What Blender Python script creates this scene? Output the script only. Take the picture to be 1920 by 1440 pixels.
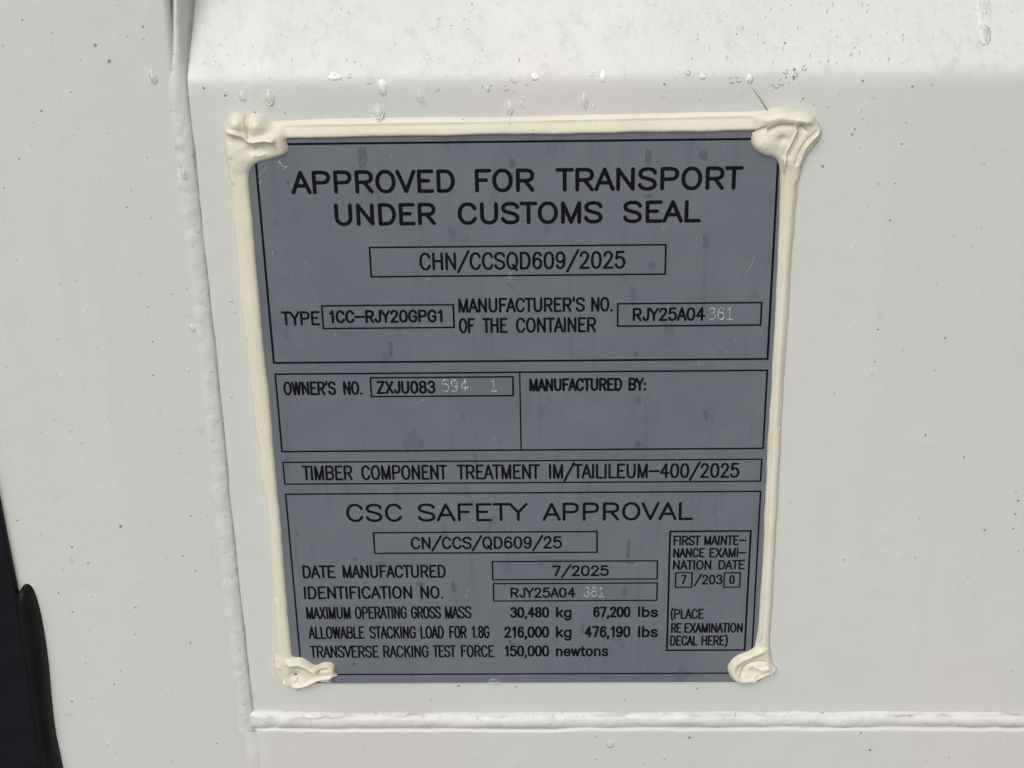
import bpy, math, random
import numpy as np
from mathutils import Matrix, Vector

rnd = random.Random(11)
for o in list(bpy.data.objects):
    bpy.data.objects.remove(o)
C = bpy.context.scene
COL = C.collection

# ------------------------------------------------------------------ camera
FPX = 3282.5                                   # focal length in pixels of a 1920 wide frame
R = np.array([[0.9996576855, 0.0077024469, 0.0250036810],
              [0.0187464251, 0.4557810862, -0.8898944730],
              [-0.0182505699, 0.8900585789, 0.4554806723]])
POS = np.array([0.0136772, -0.60327762, 0.32846085])
cd = bpy.data.cameras.new('camera')
cd.sensor_width = 36.0
cd.lens = FPX / 1920 * 36
cd.clip_start = 0.01
cd.clip_end = 500
cam = bpy.data.objects.new('camera', cd)
COL.objects.link(cam)
cam.matrix_world = Matrix([[R[i][0], R[i][1], R[i][2], POS[i]] for i in range(3)] + [[0, 0, 0, 1]])
C.camera = cam

# ------------------------------------------------------------------ overcast sky, weak wide sun
SUN_EL, SUN_AZ = math.radians(44), math.radians(200)
w = bpy.data.worlds.new('World')
C.world = w
w.use_nodes = True
nt = w.node_tree
nt.nodes.clear()
sky = nt.nodes.new('ShaderNodeTexSky')
sky.sky_type = 'NISHITA'
sky.sun_disc = False
sky.sun_elevation = SUN_EL
sky.sun_rotation = SUN_AZ
sky.dust_density = 6
sky.air_density = 1.0
hs = nt.nodes.new('ShaderNodeHueSaturation')
hs.inputs['Saturation'].default_value = 0.16
bg = nt.nodes.new('ShaderNodeBackground')
bg.inputs['Strength'].default_value = 0.12
wo = nt.nodes.new('ShaderNodeOutputWorld')
nt.links.new(sky.outputs[0], hs.inputs['Color'])
nt.links.new(hs.outputs[0], bg.inputs['Color'])
nt.links.new(bg.outputs[0], wo.inputs['Surface'])
sd = bpy.data.lights.new('sun', 'SUN')
sd.energy = 0.9
sd.angle = math.radians(50)
sd.color = (1.0, 0.985, 0.96)
sun = bpy.data.objects.new('sun', sd)
COL.objects.link(sun)
# light comes from above, in front of the door and a little to the left
dirv = Vector((-math.sin(math.radians(12)) * math.cos(SUN_EL), -math.cos(math.radians(12)) * math.cos(SUN_EL), math.sin(SUN_EL)))
sun.rotation_euler = dirv.to_track_quat('Z', 'Y').to_euler()
vs = C.view_settings
vs.view_transform = 'Standard'
vs.look = 'None'
vs.gamma = 1
vs.use_curve_mapping = False
vs.exposure = -0.07
C.cycles.max_bounces = 8
C.cycles.transmission_bounces = 6
C.cycles.caustics_refractive = True

# ------------------------------------------------------------------ helpers
def at(px, py, y=0.0):
    """point of the plane Y=y seen at that place of the 1920x1440 photograph"""
    d = R @ np.array([(px - 960) / FPX, -(py - 720) / FPX, -1.0])
    k = (y - POS[1]) / d[1]
    return POS + k * d

MM = 0.001
ZB = at(1000, 143)[2]                           # where the door sheet bends back
SLOPE = math.tan(math.radians(37))
def softplus(t, r):
    t = np.asarray(t, float) / r
    return r * np.where(t > 30, t, np.log1p(np.exp(np.minimum(t, 30))))
def ypanel(z):
    return SLOPE * (softplus(z - ZB, 1.7 * MM) - softplus(z - ZB - 0.036, 1.5 * MM))

def tag(o, label=None, cat=None, group=None, kind=None):
    if label: o['label'] = label
    if cat: o['category'] = cat
    if group: o['group'] = group
    if kind: o['kind'] = kind
    return o

def empty(name, loc=(0, 0, 0)):
    o = bpy.data.objects.new(name, None)
    o.location = loc
    o.empty_display_size = 0.02
    COL.objects.link(o)
    return o

def meshobj(name, verts, faces, mat, parent=None, smooth=True, attrs=None, loc=None):
    me = bpy.data.meshes.new(name)
    if loc is not None:
        verts = [(v[0] - loc[0], v[1] - loc[1], v[2] - loc[2]) for v in verts]
    me.from_pydata([tuple(map(float, v)) for v in verts], [], [tuple(map(int, f)) for f in faces])
    me.validate()
    me.materials.append(mat)
    if smooth:
        me.polygons.foreach_set('use_smooth', [True] * len(me.polygons))
    if attrs:
        for k, arr in attrs.items():
            a = me.attributes.new(k, 'FLOAT', 'POINT')
            a.data.foreach_set('value', np.asarray(arr, np.float32))
    o = bpy.data.objects.new(name, me)
    if loc is not None: o.location = loc
    COL.objects.link(o)
    if parent:
        o.parent = parent
        o.matrix_parent_inverse = parent.matrix_world.inverted()
        if parent.type == 'EMPTY' or True:
            o.matrix_parent_inverse = Matrix.Translation(-Vector(parent.location))
    return o

def hfield(name, u0, u1, v0, v1, res, func, mat, parent, place, lim=None, attrf=None, flip=False):
    nu = max(2, int(round((u1 - u0) / res)) + 1)
    nv = max(2, int(round((v1 - v0) / res)) + 1)
    U, V = np.meshgrid(np.linspace(u0, u1, nu), np.linspace(v0, v1, nv))
    H = func(U, V)
    X, Y, Z = place(U, V, H)
    keep = np.ones(U.shape, bool) if lim is None else (H > lim)
    idx = np.arange(nu * nv).reshape(nv, nu)
    a, b, c, d = idx[:-1, :-1], idx[:-1, 1:], idx[1:, 1:], idx[1:, :-1]
    k = keep.ravel()
    fk = (k[a] | k[b] | k[c] | k[d]) if lim is not None else np.ones(a.shape, bool)
    F = np.stack([a[fk], b[fk], c[fk], d[fk]], 1)
    used = np.unique(F)
    remap = -np.ones(nu * nv, int)
    remap[used] = np.arange(len(used))
    F = remap[F]
    if flip: F = F[:, ::-1]
    P = np.stack([X.ravel()[used], Y.ravel()[used], Z.ravel()[used]], 1)
    at_ = {n: f(U, V, H).ravel()[used] for n, f in (attrf or {}).items()}
    return meshobj(name, P, F, mat, parent, True, at_)

# cheap smooth value noise
_tab = np.random.RandomState(5).rand(256, 256)
def vnoise(x, y, sc, seed=0):
    x = np.asarray(x) * sc + seed * 17.3
    y = np.asarray(y) * sc + seed * 7.9
    xi, yi = np.floor(x).astype(int), np.floor(y).astype(int)
    fx, fy = x - xi, y - yi
    fx = fx * fx * (3 - 2 * fx); fy = fy * fy * (3 - 2 * fy)
    g = lambda a, b: _tab[a % 256, b % 256]
    return ((g(xi, yi) * (1 - fx) + g(xi + 1, yi) * fx) * (1 - fy) + (g(xi, yi + 1) * (1 - fx) + g(xi + 1, yi + 1) * fx) * fy) * 2 - 1
def fbm(x, y, sc, seed=0, n=3):
    s = 0; a = 1
    for i in range(n):
        s = s + a * vnoise(x, y, sc * 2 ** i, seed + i); a *= 0.5
    return s / 1.75

# ------------------------------------------------------------------ materials
def newmat(name, base, rough, spec=0.5):
    m = bpy.data.materials.new(name)
    m.use_nodes = True
    p = m.node_tree.nodes['Principled BSDF']
    p.inputs['Base Color'].default_value = (*base, 1)
    p.inputs['Roughness'].default_value = rough
    p.inputs['Specular IOR Level'].default_value = spec
    return m, m.node_tree, p
def node(nt, t, **kw):
    n = nt.nodes.new(t)
    for k, v in kw.items():
        if k in n.inputs.keys() if hasattr(n.inputs, 'keys') else False:
            n.inputs[k].default_value = v
        else:
            setattr(n, k, v)
    return n
def noise(nt, scale, detail=3, rough=0.5, stretch=None, coord='Object', off=(0, 0, 0)):
    tc = nt.nodes.new('ShaderNodeTexCoord')
    mp = nt.nodes.new('ShaderNodeMapping')
    mp.inputs['Location'].default_value = off
    if stretch: mp.inputs['Scale'].default_value = stretch
    n = nt.nodes.new('ShaderNodeTexNoise')
    n.inputs['Scale'].default_value = scale
    n.inputs['Detail'].default_value = detail
    n.inputs['Roughness'].default_value = rough
    nt.links.new(tc.outputs[coord], mp.inputs[0])
    nt.links.new(mp.outputs[0], n.inputs[0])
    return n.outputs['Fac']
def ramp(nt, src, a, b, lo=0.0, hi=1.0):
    r = nt.nodes.new('ShaderNodeMapRange')
    r.inputs['From Min'].default_value = a; r.inputs['From Max'].default_value = b
    r.inputs['To Min'].default_value = lo; r.inputs['To Max'].default_value = hi
    nt.links.new(src, r.inputs['Value'])
    return r.outputs[0]
def mix(nt, fac, c1, c2, mode='MIX'):
    m = nt.nodes.new('ShaderNodeMix')
    m.data_type = 'RGBA'; m.blend_type = mode
    def put(s, v):
        if isinstance(v, (tuple, list)): s.default_value = (*v, 1)
        elif isinstance(v, (int, float)): s.default_value = v
        else: nt.links.new(v, s)
    put(m.inputs[0], fac); put(m.inputs[6], c1); put(m.inputs[7], c2)
    return m.outputs[2]
def mul(nt, a, b, op='MULTIPLY'):
    m = nt.nodes.new('ShaderNodeMath'); m.operation = op
    for i, v in enumerate((a, b)):
        if isinstance(v, (int, float)): m.inputs[i].default_value = v
        else: nt.links.new(v, m.inputs[i])
    return m.outputs[0]
def bump(nt, p, src, dist, strength=1.0):
    b = nt.nodes.new('ShaderNodeBump')
    b.inputs['Distance'].default_value = dist
    b.inputs['Strength'].default_value = strength
    nt.links.new(src, b.inputs['Height'])
    if p.inputs['Normal'].is_linked:
        nt.links.new(p.inputs['Normal'].links[0].from_socket, b.inputs['Normal'])
    nt.links.new(b.outputs[0], p.inputs['Normal'])

PAINT = (0.60, 0.61, 0.59)
def paint_mat(name, base=(0.607, 0.603, 0.58), ledge=False, stain_shade=False, tint=True):
    m, nt, p = newmat(name, base, 0.38, 0.45)
    c = base
    # very broad change of hue from warm grey to faint green grey
    hue = noise(nt, 5.0, 2, 0.5, off=(3.1, 0, 1.7))
    c = mix(nt, ramp(nt, hue, 0.38, 0.62), (base[0] * 1.015, base[1] * 0.995, base[2] * 0.99), (base[0] * 0.965, base[1] * 1.012, base[2] * 0.99))
    # soft vertical run marks
    run = noise(nt, 60, 3, 0.6, stretch=(1, 1, 0.12))
    c = mix(nt, ramp(nt, run, 0.54, 0.8, 0, 0.30), c, (base[0] * 0.84, base[1] * 0.79, base[2] * 0.77))
    shade_band = noise(nt, 16, 2, 0.5, stretch=(1, 1, 0.15), off=(4.4, 0, 0))  # broad upright bands of shading put into the paint colour
    c = mix(nt, ramp(nt, shade_band, 0.42, 0.66, 0, 0.5), c, (base[0] * 0.88, base[1] * 0.88, base[2] * 0.87))
    rust = noise(nt, 330, 2, 0.5, off=(7, 3, 1))
    c = mix(nt, ramp(nt, rust, 0.775, 0.80, 0, 0.45), c, (0.30, 0.22, 0.16))
    # fine grime
    fine = noise(nt, 1500, 3, 0.7)
    c = mix(nt, ramp(nt, fine, 0.45, 0.75, 0, 0.18), c, (base[0] * 0.72, base[1] * 0.71, base[2] * 0.7))
    gn = noise(nt, 3800, 1, 0.5, off=(0, 8, 0))
    c = mix(nt, ramp(nt, gn, 0.3, 0.7, 0, 0.22), c, (base[0] * 0.80, base[1] * 0.80, base[2] * 0.80))
    if ledge:
        tc = nt.nodes.new('ShaderNodeTexCoord')
        sx = nt.nodes.new('ShaderNodeSeparateXYZ')
        nt.links.new(tc.outputs['Object'], sx.inputs[0])
        edge = ramp(nt, sx.outputs['Z'], ZB - 0.004, ZB + 0.003)
        a = noise(nt, 240, 6, 0.72, stretch=(1, 1, 0.45), off=(0.3, 0, 0))
        b = noise(nt, 60, 3, 0.6, off=(0, 0, 2))
        am = mul(nt, ramp(nt, a, 0.50, 0.66, 0, 0.50), ramp(nt, b, 0.36, 0.60))
        f = mul(nt, am, edge)
        c = mix(nt, f, c, (0.40, 0.395, 0.41))
        d = noise(nt, 700, 4, 0.7, stretch=(1, 1, 0.6), off=(2, 0, 0))
        c = mix(nt, mul(nt, ramp(nt, d, 0.63, 0.72, 0, 0.6), edge), c, (0.22, 0.215, 0.22))
    if stain_shade:
        atn = nt.nodes.new('ShaderNodeAttribute'); atn.attribute_name = 'stain_shade'
        c = mix(nt, atn.outputs['Fac'], c, (0.25, 0.19, 0.15))
    nt.links.new(c, p.inputs['Base Color'])
    nt.links.new(ramp(nt, noise(nt, 90, 3, 0.6), 0.3, 0.7, 0.28, 0.48), p.inputs['Roughness'])
    bump(nt, p, noise(nt, 420, 2, 0.5), 0.00011)
    bump(nt, p, noise(nt, 70, 2, 0.5), 0.0004)
    bump(nt, p, noise(nt, 2600, 2, 0.6), 0.00004)
    return m
M_panel = paint_mat('white_container_paint', base=(0.600, 0.604, 0.580), ledge=True)
M_post = paint_mat('white_post_paint')
M_weld = paint_mat('painted_weld', base=(0.605, 0.605, 0.585), stain_shade=True)

def plate_mat():
    base = (0.108, 0.130, 0.157)
    m, nt, p = newmat('grey_plate', base, 0.42, 0.5)
    c = mix(nt, ramp(nt, noise(nt, 9, 3, 0.5), 0.35, 0.65), base, (0.132, 0.150, 0.172))
    # dried rain blotches and runs
    bl = noise(nt, 130, 3, 0.55, stretch=(1.0, 1, 0.42), off=(.7, 0, .2))
    c = mix(nt, ramp(nt, bl, 0.635, 0.68, 0, 0.50), c, (0.070, 0.080, 0.098))
    st = noise(nt, 420, 3, 0.5, stretch=(1.0, 1, 0.06))
    c = mix(nt, ramp(nt, st, 0.57, 0.72, 0, 0.40), c, (0.08, 0.088, 0.105))
    gr = noise(nt, 1700, 2, 0.7)
    c = mix(nt, ramp(nt, gr, 0.35, 0.7, 0, 0.34), c, (0.185, 0.20, 0.225))
    du = noise(nt, 900, 2, 0.6, off=(5, 1, 3))
    c = mix(nt, ramp(nt, du, 0.74, 0.79, 0, 0.7), c, (0.42, 0.44, 0.46))
    nt.links.new(c, p.inputs['Base Color'])
    nt.links.new(ramp(nt, noise(nt, 90, 4, 0.7), 0.3, 0.7, 0.26, 0.56), p.inputs['Roughness'])
    gn = noise(nt, 3800, 1, 0.5, off=(0, 8, 0))
    c3 = mix(nt, ramp(nt, gn, 0.35, 0.7, 0, 0.35), p.inputs['Base Color'].links[0].from_socket, (0.08, 0.09, 0.11))
    nt.links.new(c3, p.inputs['Base Color'])
    hz = noise(nt, 40, 4, 0.65, off=(9, 0, 4))
    c2 = mix(nt, ramp(nt, hz, 0.48, 0.72, 0, 0.45), p.inputs['Base Color'].links[0].from_socket, (0.165, 0.178, 0.20))
    nt.links.new(c2, p.inputs['Base Color'])
    bump(nt, p, noise(nt, 1400, 3, 0.6), 0.00004)
    bump(nt, p, noise(nt, 35, 2, 0.5), 0.0005)
    return m
M_plate = plate_mat()

def ink_mat():
    m, nt, p = newmat('black_etched_ink', (0.010, 0.008, 0.012), 0.7, 0.12)
    f = noise(nt, 1600, 4, 0.7)
    c = mix(nt, ramp(nt, f, 0.62, 0.76, 0, 0.6), (0.004, 0.003, 0.005), (0.045, 0.045, 0.055))
    nt.links.new(c, p.inputs['Base Color'])
    return m
M_ink = ink_mat()
M_stamp, _nt, _p = newmat('bare_stamped_metal', (0.50, 0.52, 0.55), 0.35, 0.8)
_f = noise(_nt, 1300, 3, 0.7)
_nt.links.new(mix(_nt, ramp(_nt, _f, 0.42, 0.62), (0.13, 0.145, 0.17), (0.56, 0.58, 0.60)), _p.inputs['Base Color'])

def caulk_mat():
    base = (0.68, 0.655, 0.545)
    m, nt, p = newmat('cream_sealant', base, 0.48, 0.4)
    c = mix(nt, ramp(nt, noise(nt, 28, 3, 0.6), 0.35, 0.65), base, (0.645, 0.61, 0.49))
    c = mix(nt, ramp(nt, noise(nt, 1100, 3, 0.6), 0.50, 0.8, 0, 0.22), c, (0.43, 0.40, 0.33))
    sp = noise(nt, 620, 2, 0.5, off=(1, 2, 3))
    c = mix(nt, ramp(nt, sp, 0.745, 0.775, 0, 0.75), c, (0.16, 0.14, 0.12))
    atn = nt.nodes.new('ShaderNodeAttribute'); atn.attribute_name = 'stain_shade'
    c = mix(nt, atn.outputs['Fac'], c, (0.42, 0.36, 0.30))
    nt.links.new(c, p.inputs['Base Color'])
    p.inputs['Subsurface Weight'].default_value = 0.12
    p.inputs['Subsurface Radius'].default_value = (0.002, 0.0015, 0.001)
    p.inputs['Subsurface Scale'].default_value = 1.0
    bump(nt, p, noise(nt, 500, 3, 0.6), 0.00010)
    return m
M_caulk = caulk_mat()

def rubber(name, a, b, rough):
    m, nt, p = newmat(name, a, rough, 0.22)
    c = mix(nt, ramp(nt, noise(nt, 90, 4, 0.6), 0.4, 0.65), a, b)
    c = mix(nt, ramp(nt, noise(nt, 1500, 2, 0.6), 0.6, 0.8, 0, 0.25), c, (0.03, 0.033, 0.042))
    nt.links.new(c, p.inputs['Base Color'])
    bump(nt, p, noise(nt, 160, 3, 0.6), 0.0003)
    return m
M_navy = rubber('navy_rubber', (0.002, 0.003, 0.005), (0.005, 0.006, 0.010), 0.65)
M_black = rubber('black_rubber', (0.002, 0.002, 0.003), (0.005, 0.005, 0.006), 0.5)

M_water, _nt, _p = newmat('water', (0.98, 0.99, 1.0), 0.02, 0.5)
_p.inputs['Transmission Weight'].default_value = 1.0
_p.inputs['IOR'].default_value = 1.333
M_dwater, _nt, _p = newmat('dirty_water', (0.80, 0.80, 0.81), 0.12, 0.3)
_p.inputs['Transmission Weight'].default_value = 1.0
_p.inputs['IOR'].default_value = 1.333
M_speck, _nt, _p = newmat('dirt', (0.24, 0.23, 0.22), 0.8, 0.2)
M_fspeck, _nt, _p = newmat('faint_dirt', (0.40, 0.395, 0.38), 0.8, 0.2)
M_scr, _nt, _p = newmat('scratch_dust', (0.42, 0.44, 0.46), 0.6, 0.3)
M_ground, _nt, _p = newmat('bounce_ground_grey', (0.25, 0.24, 0.22), 0.9, 0.2)
_nt.links.new(mix(_nt, ramp(_nt, noise(_nt, 30, 5, 0.7), 0.3, 0.7), (0.16, 0.155, 0.15), (0.32, 0.31, 0.29)), _p.inputs['Base Color'])

# ------------------------------------------------------------------ unseen ground plane, added to bounce light up onto the container
g = meshobj('bounce_ground', [(-60, -60, -1.35), (60, -60, -1.35), (60, 60, -1.35), (-60, 60, -1.35)], [(0, 1, 2, 3)], M_ground, None, False)
tag(g, kind='structure')

# ------------------------------------------------------------------ the container door
door = tag(empty('shipping_container', (0, 0, -0.25)), 'white painted steel shipping container carrying the grey data plate between its welds', 'shipping container')

XP = 0.5 * (at(366, 430)[0] + at(452, 1284)[0])       # right face of the upright post
PP = 1.1 * MM                                         # post stands this proud of the sheet
ZR = at(960, 1366, -2 * MM)[2]                        # top edge of the bottom rail
PR = 3.0 * MM

# corrugated sheet
zs = np.concatenate([np.linspace(-0.26, ZB - 0.012, 60), np.linspace(ZB - 0.0115, ZB + 0.055, 150), np.linspace(ZB + 0.06, 0.30, 12)])
xs = np.linspace(XP - 0.004, 0.36, 90)
Xg, Zg = np.meshgrid(xs, zs)
Yg = ypanel(Zg) + 0.00025 * fbm(Xg, Zg, 22, 3)
n, m_ = Xg.shape
I = np.arange(n * m_).reshape(n, m_)
F = np.stack([I[:-1, :-1].ravel(), I[:-1, 1:].ravel(), I[1:, 1:].ravel(), I[1:, :-1].ravel()], 1)
panel = meshobj('door_panel', np.stack([Xg.ravel(), Yg.ravel(), Zg.ravel()], 1), F, M_panel, door)

# upright post: flat face, rounded corner, side wall running back
r = 2.6 * MM
prof = [(-0.34, -PP), (-0.30, -PP), (-0.25, -PP), (-0.2, -PP), (-0.16, -PP)]
for k in range(9):
    a = math.pi / 2 * k / 8
    prof.append((XP - r + r * math.sin(a), -PP + r - r * math.cos(a)))
prof += [(XP, 0.01), (XP, 0.06)]
zz = np.linspace(-0.26, 0.30, 60)
V = []
for z in zz:
    for (x, y) in prof: V.append((x, y, z))
npf = len(prof)
F = [(i * npf + j, i * npf + j + 1, (i + 1) * npf + j + 1, (i + 1) * npf + j) for i in range(len(zz) - 1) for j in range(npf - 1)]
meshobj('corner_post', V, F, M_post, door)

# bottom rail: rounded top edge then flat face
def rail_x0(): return at(476, 1400)[0]
r2 = 1.5 * MM
rp = [(ZR, 0.004), (ZR, -PR + r2)]
for k in range(1, 9):
    a = math.pi / 2 * k / 8
    rp.append((ZR - r2 + r2 * math.cos(a), -PR + r2 - r2 * math.sin(a)))
rp += [(ZR - r2 - d_, -PR) for d_ in (0.0006, 0.0015, 0.003, 0.005, 0.008, 0.012)]
rp += [(-0.19, -PR), (-0.215, -PR), (-0.26, -PR)]
X0 = XP + 3 * MM
xr = np.linspace(X0, 0.36, 220)
V = []
for x in xr:
    wv = 0.0010 * vnoise(x, 0.3, 28) + 0.0003 * vnoise(x, 0.7, 150)
    en = min(1.0, (x - X0) / 0.006); en = math.sqrt(max(0.0, 1 - (1 - en) ** 2))
    for i, (z, y) in enumerate(rp):
        V.append((x, y if y > 0 else -PP * 0.7 * (1 - en) + y * en, z + wv * (1.0 if i < 10 else max(0.0, 1 - (ZR - r2 - z) / 0.012))))
npf = len(rp)
F = [(i * npf + j, (i + 1) * npf + j, (i + 1) * npf + j + 1, i * npf + j + 1)[::-1] for i in range(len(xr) - 1) for j in range(npf - 1)]
meshobj('bottom_rail', V, F, M_post, door)

# upright weld bead, painted over, with rusty dirt along its right edge
xbl = XP - 4.6 * MM
xbr = XP + 3.6 * MM
def vbead(U, Vz):
    c = XP - 0.5 * MM + 0.5 * MM * vnoise(0.1, Vz, 22, 2) + 0.25 * MM * vnoise(0.3, Vz, 90, 4)
    deep = ypanel(Vz)
    hw = 4.1 * MM + 0.25 * MM * vnoise(0.5, Vz, 60, 5)
    c = c + 0.1 * deep
    t = (U - c) / hw
    dome = np.clip(1 - t * t, -1, 1)
    lump = 0.36 * MM * np.abs(vnoise(U * 0.6, Vz, 130, 6)) + 0.20 * MM * np.maximum(vnoise(U, Vz, 300, 8), 0) + 0.05 * MM * vnoise(U, Vz, 700, 3)
    H = (1.7 * MM + 0.8 * deep) * np.where(dome > 0, np.power(np.maximum(dome, 0), 0.85), dome) + lump * np.clip(dome * 2, 0, 1)
    # groove between bead and sheet
    return np.where(dome > 0, H, -0.6 * MM + 0 * H)
def vstain(U, Vz, H):
    c = XP + 3.4 * MM + 0.1 * ypanel(Vz) + 0.5 * MM * vnoise(0.1, Vz, 22, 2) + 0.15 * MM * vnoise(0.2, Vz, 120, 3)
    a = np.exp(-((U - c) / (0.5 * MM)) ** 2) * (0.42 + 0.25 * vnoise(0.7, Vz, 160, 9) + 0.25 * vnoise(0.7, Vz, 700, 3))
    l = np.exp(-((U - (XP - 4.0 * MM)) / (0.35 * MM)) ** 2) * np.clip(0.12 + 0.3 * vnoise(0.4, Vz, 60, 12), 0, 1)
    pits = np.clip((vnoise(U, Vz, 900, 20) - 0.80) * 4, 0, 0.8)
    return np.clip(a, 0, 0.8) + l + pits
hfield('weld_bead', XP - 6 * MM, XP + 7 * MM, ZR - 0.002, 0.2, 0.28 * MM, vbead, M_weld, door,
       lambda U, Vz, H: (U, ypanel(Vz) - H, Vz), lim=-0.0001, attrf={'stain_shade': vstain})
# its faint continuation below the rail corner
def vbead2(U, Vz):
    t = (U - (XP + 2.2 * MM)) / (3.6 * MM)
    dome = np.clip(1 - t * t, -1, 1)
    H = PR * 0.55 + 0.9 * MM * dome + 0.3 * MM * vnoise(U, Vz, 170, 8) * np.clip(dome, 0, 1)
    return np.where(dome > 0, H, 0.2 * MM)
hfield('weld_bead', XP - 2 * MM, XP + 6.5 * MM, -0.22, ZR - 0.001, 0.3 * MM, vbead2, M_weld, door,
       lambda U, Vz, H: (U, -H, Vz), lim=0.3 * MM, attrf={'stain_shade': lambda U, V, H: np.clip(vnoise(U, V, 300, 3) - 0.8, 0, 1)})

# bottom weld bead lying on top of the rail
hx0 = at(462, 1330)[0]
def hbead(U, Vz):
    c = ZR + 3.1 * MM + 0.5 * MM * vnoise(U, 0.2, 35, 2) + 0.35 * MM * vnoise(U, 0.4, 110, 5)
    left = np.exp(-np.clip((U - hx0) / 0.03, 0, 9) ** 2)
    hw = 4.1 * MM + 0.5 * MM * vnoise(U, 0.6, 70, 7) + 0.7 * MM * left
    t = (Vz - c - 0.6 * MM * left) / hw
    e = np.clip((U - hx0 - 0.5 * MM * vnoise(0.4, Vz, 300, 3)) / (4 * MM), 0, 1)
    e = np.sqrt(1 - (1 - e) ** 2)
    dome = np.clip(1 - t * t, -1, 1)
    H = 2.7 * MM * np.power(np.maximum(dome, 0), 0.8) * e
    H = H + (1.2 * MM * np.abs(vnoise(U, Vz * 0.5, 140, 9)) * left + 0.52 * MM * vnoise(U, Vz * 0.8, 110, 4) + 0.13 * MM * vnoise(U, Vz, 380, 14) + 0.05 * MM * vnoise(U, Vz, 800, 4)) * np.clip(dome * 2, 0, 1) * e
    return np.where((dome > 0) & (e > 0), H, -0.6 * MM)
def hstain_shade(U, Vz, H):
    line = ZR + 0.25 * MM + 0.25 * MM * vnoise(U, 0.1, 80, 2)  # shadow line in the crease above the rail, painted into the colour
    a = np.exp(-((Vz - line) / (0.35 * MM)) ** 2) * np.clip(0.25 + 0.3 * vnoise(U, 0.8, 90, 5), 0, 1)
    top = ZR + 6.0 * MM + 0.3 * MM * vnoise(U, 0.2, 60, 2)
    b = np.exp(-((Vz - top - 0.5 * MM * vnoise(U, .5, 300, 3)) / (0.4 * MM)) ** 2) * np.clip(0.1 + 0.75 * vnoise(U, 0.3, 170, 6), 0, 0.8)
    pits = np.clip((vnoise(U, Vz, 800, 22) - 0.82) * 5, 0, 0.9)
    return np.clip(a + b + pits, 0, 0.85)
hfield('weld_bead', hx0 - 2 * MM, 0.26, ZR - 1.4 * MM, ZR + 10 * MM, 0.28 * MM, hbead, M_weld, door,
       lambda U, Vz, H: (U, -H, Vz), lim=-0.0001, attrf={'stain_shade': hstain_shade})

# ---- dark rubber at the left edge
def outline_strip(name, edge, x_left, mat, parent, base_y, h, rr, side=1):
    """solid whose right rim follows the photographed edge; rounded over to the front"""
    V = []; F = []
    K = 8
    cols = []
    for (x, z) in edge:
        ring = [(x_left, base_y - h, z)]
        for k in range(K + 1):
            a = math.pi / 2 * k / K
            ring.append((x - rr + rr * math.sin(a), base_y - h + rr - rr * math.cos(a), z))
        ring.append((x, base_y + 0.001, z))
        cols.append(ring)
    n = len(cols[0])
    for c in cols: V += c
    for i in range(len(cols) - 1):
        for j in range(n - 1):
            F.append((i * n + j, (i + 1) * n + j, (i + 1) * n + j + 1, i * n + j + 1))
    return meshobj(name, V, F, mat, parent)
def smooth_pts(pts, k=3):
    for _ in range(k):
        q = [pts[0]]
        for a, b in zip(pts[:-1], pts[1:]):
            q.append((a[0] * .75 + b[0] * .25, a[1] * .75 + b[1] * .25)); q.append((a[0] * .25 + b[0] * .75, a[1] * .25 + b[1] * .75))
        q.append(pts[-1]); pts = q
    return pts
def pw(pts, y=0.0): return [(at(px, py, y)[0], at(px, py, y)[2]) for px, py in pts]
flap_px = [(-160, 120), (-90, 480), (-40, 740), (0, 925), (12, 990), (25, 1055), (37, 1115), (50, 1200), (66, 1300), (82, 1400), (95, 1480), (110, 1600)]
gask = outline_strip('door_gasket', smooth_pts(pw(flap_px, -PP)), -0.34, M_navy, door, -PP, 3.2 * MM, 1.2 * MM)
tag(gask, 'dark navy rubber door gasket')
# raised lip: a closed bulging shape
lip_px = [(36, 1128), (37, 1108), (44, 1099), (54, 1100), (63, 1112), (73, 1145), (81, 1185), (89, 1240), (95, 1310), (101, 1370), (112, 1420), (128, 1500), (160, 1600)]
lip = smooth_pts(pw(lip_px, -PP - 2 * MM))
lipl_px = [(30, 1128), (28, 1118), (30, 1112), (32, 1112), (30, 1125), (32, 1150), (38, 1190), (48, 1240), (56, 1310), (66, 1370), (76, 1420), (86, 1500), (100, 1600)]
lipl = smooth_pts(pw(lipl_px, -PP - 2 * MM))
V = []; K = 14
for (xa, za), (xb, zb_) in zip(lip, lipl):
    wd = abs(xa - xb)
    for k in range(K + 1):
        t = k / K
        V.append((xb + (xa - xb) * t, -PP + 0.5 * MM - (2.7 * MM + min(wd, .008) * 0.55 * 1.0) * math.sin(math.pi * (0.12 + 0.88 * t)) ** 0.6 if 0 < t < 1 else -PP + 0.3 * MM, zb_ + (za - zb_) * t))
n = K + 1
F = [(i * n + j, i * n + j + 1, (i + 1) * n + j + 1, (i + 1) * n + j)[::-1] for i in range(len(lip) - 1) for j in range(K)]
l = meshobj('gasket_lip', V, F, M_black, gask)
tag(l, 'rounded black rubber lip of the gasket')

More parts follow.
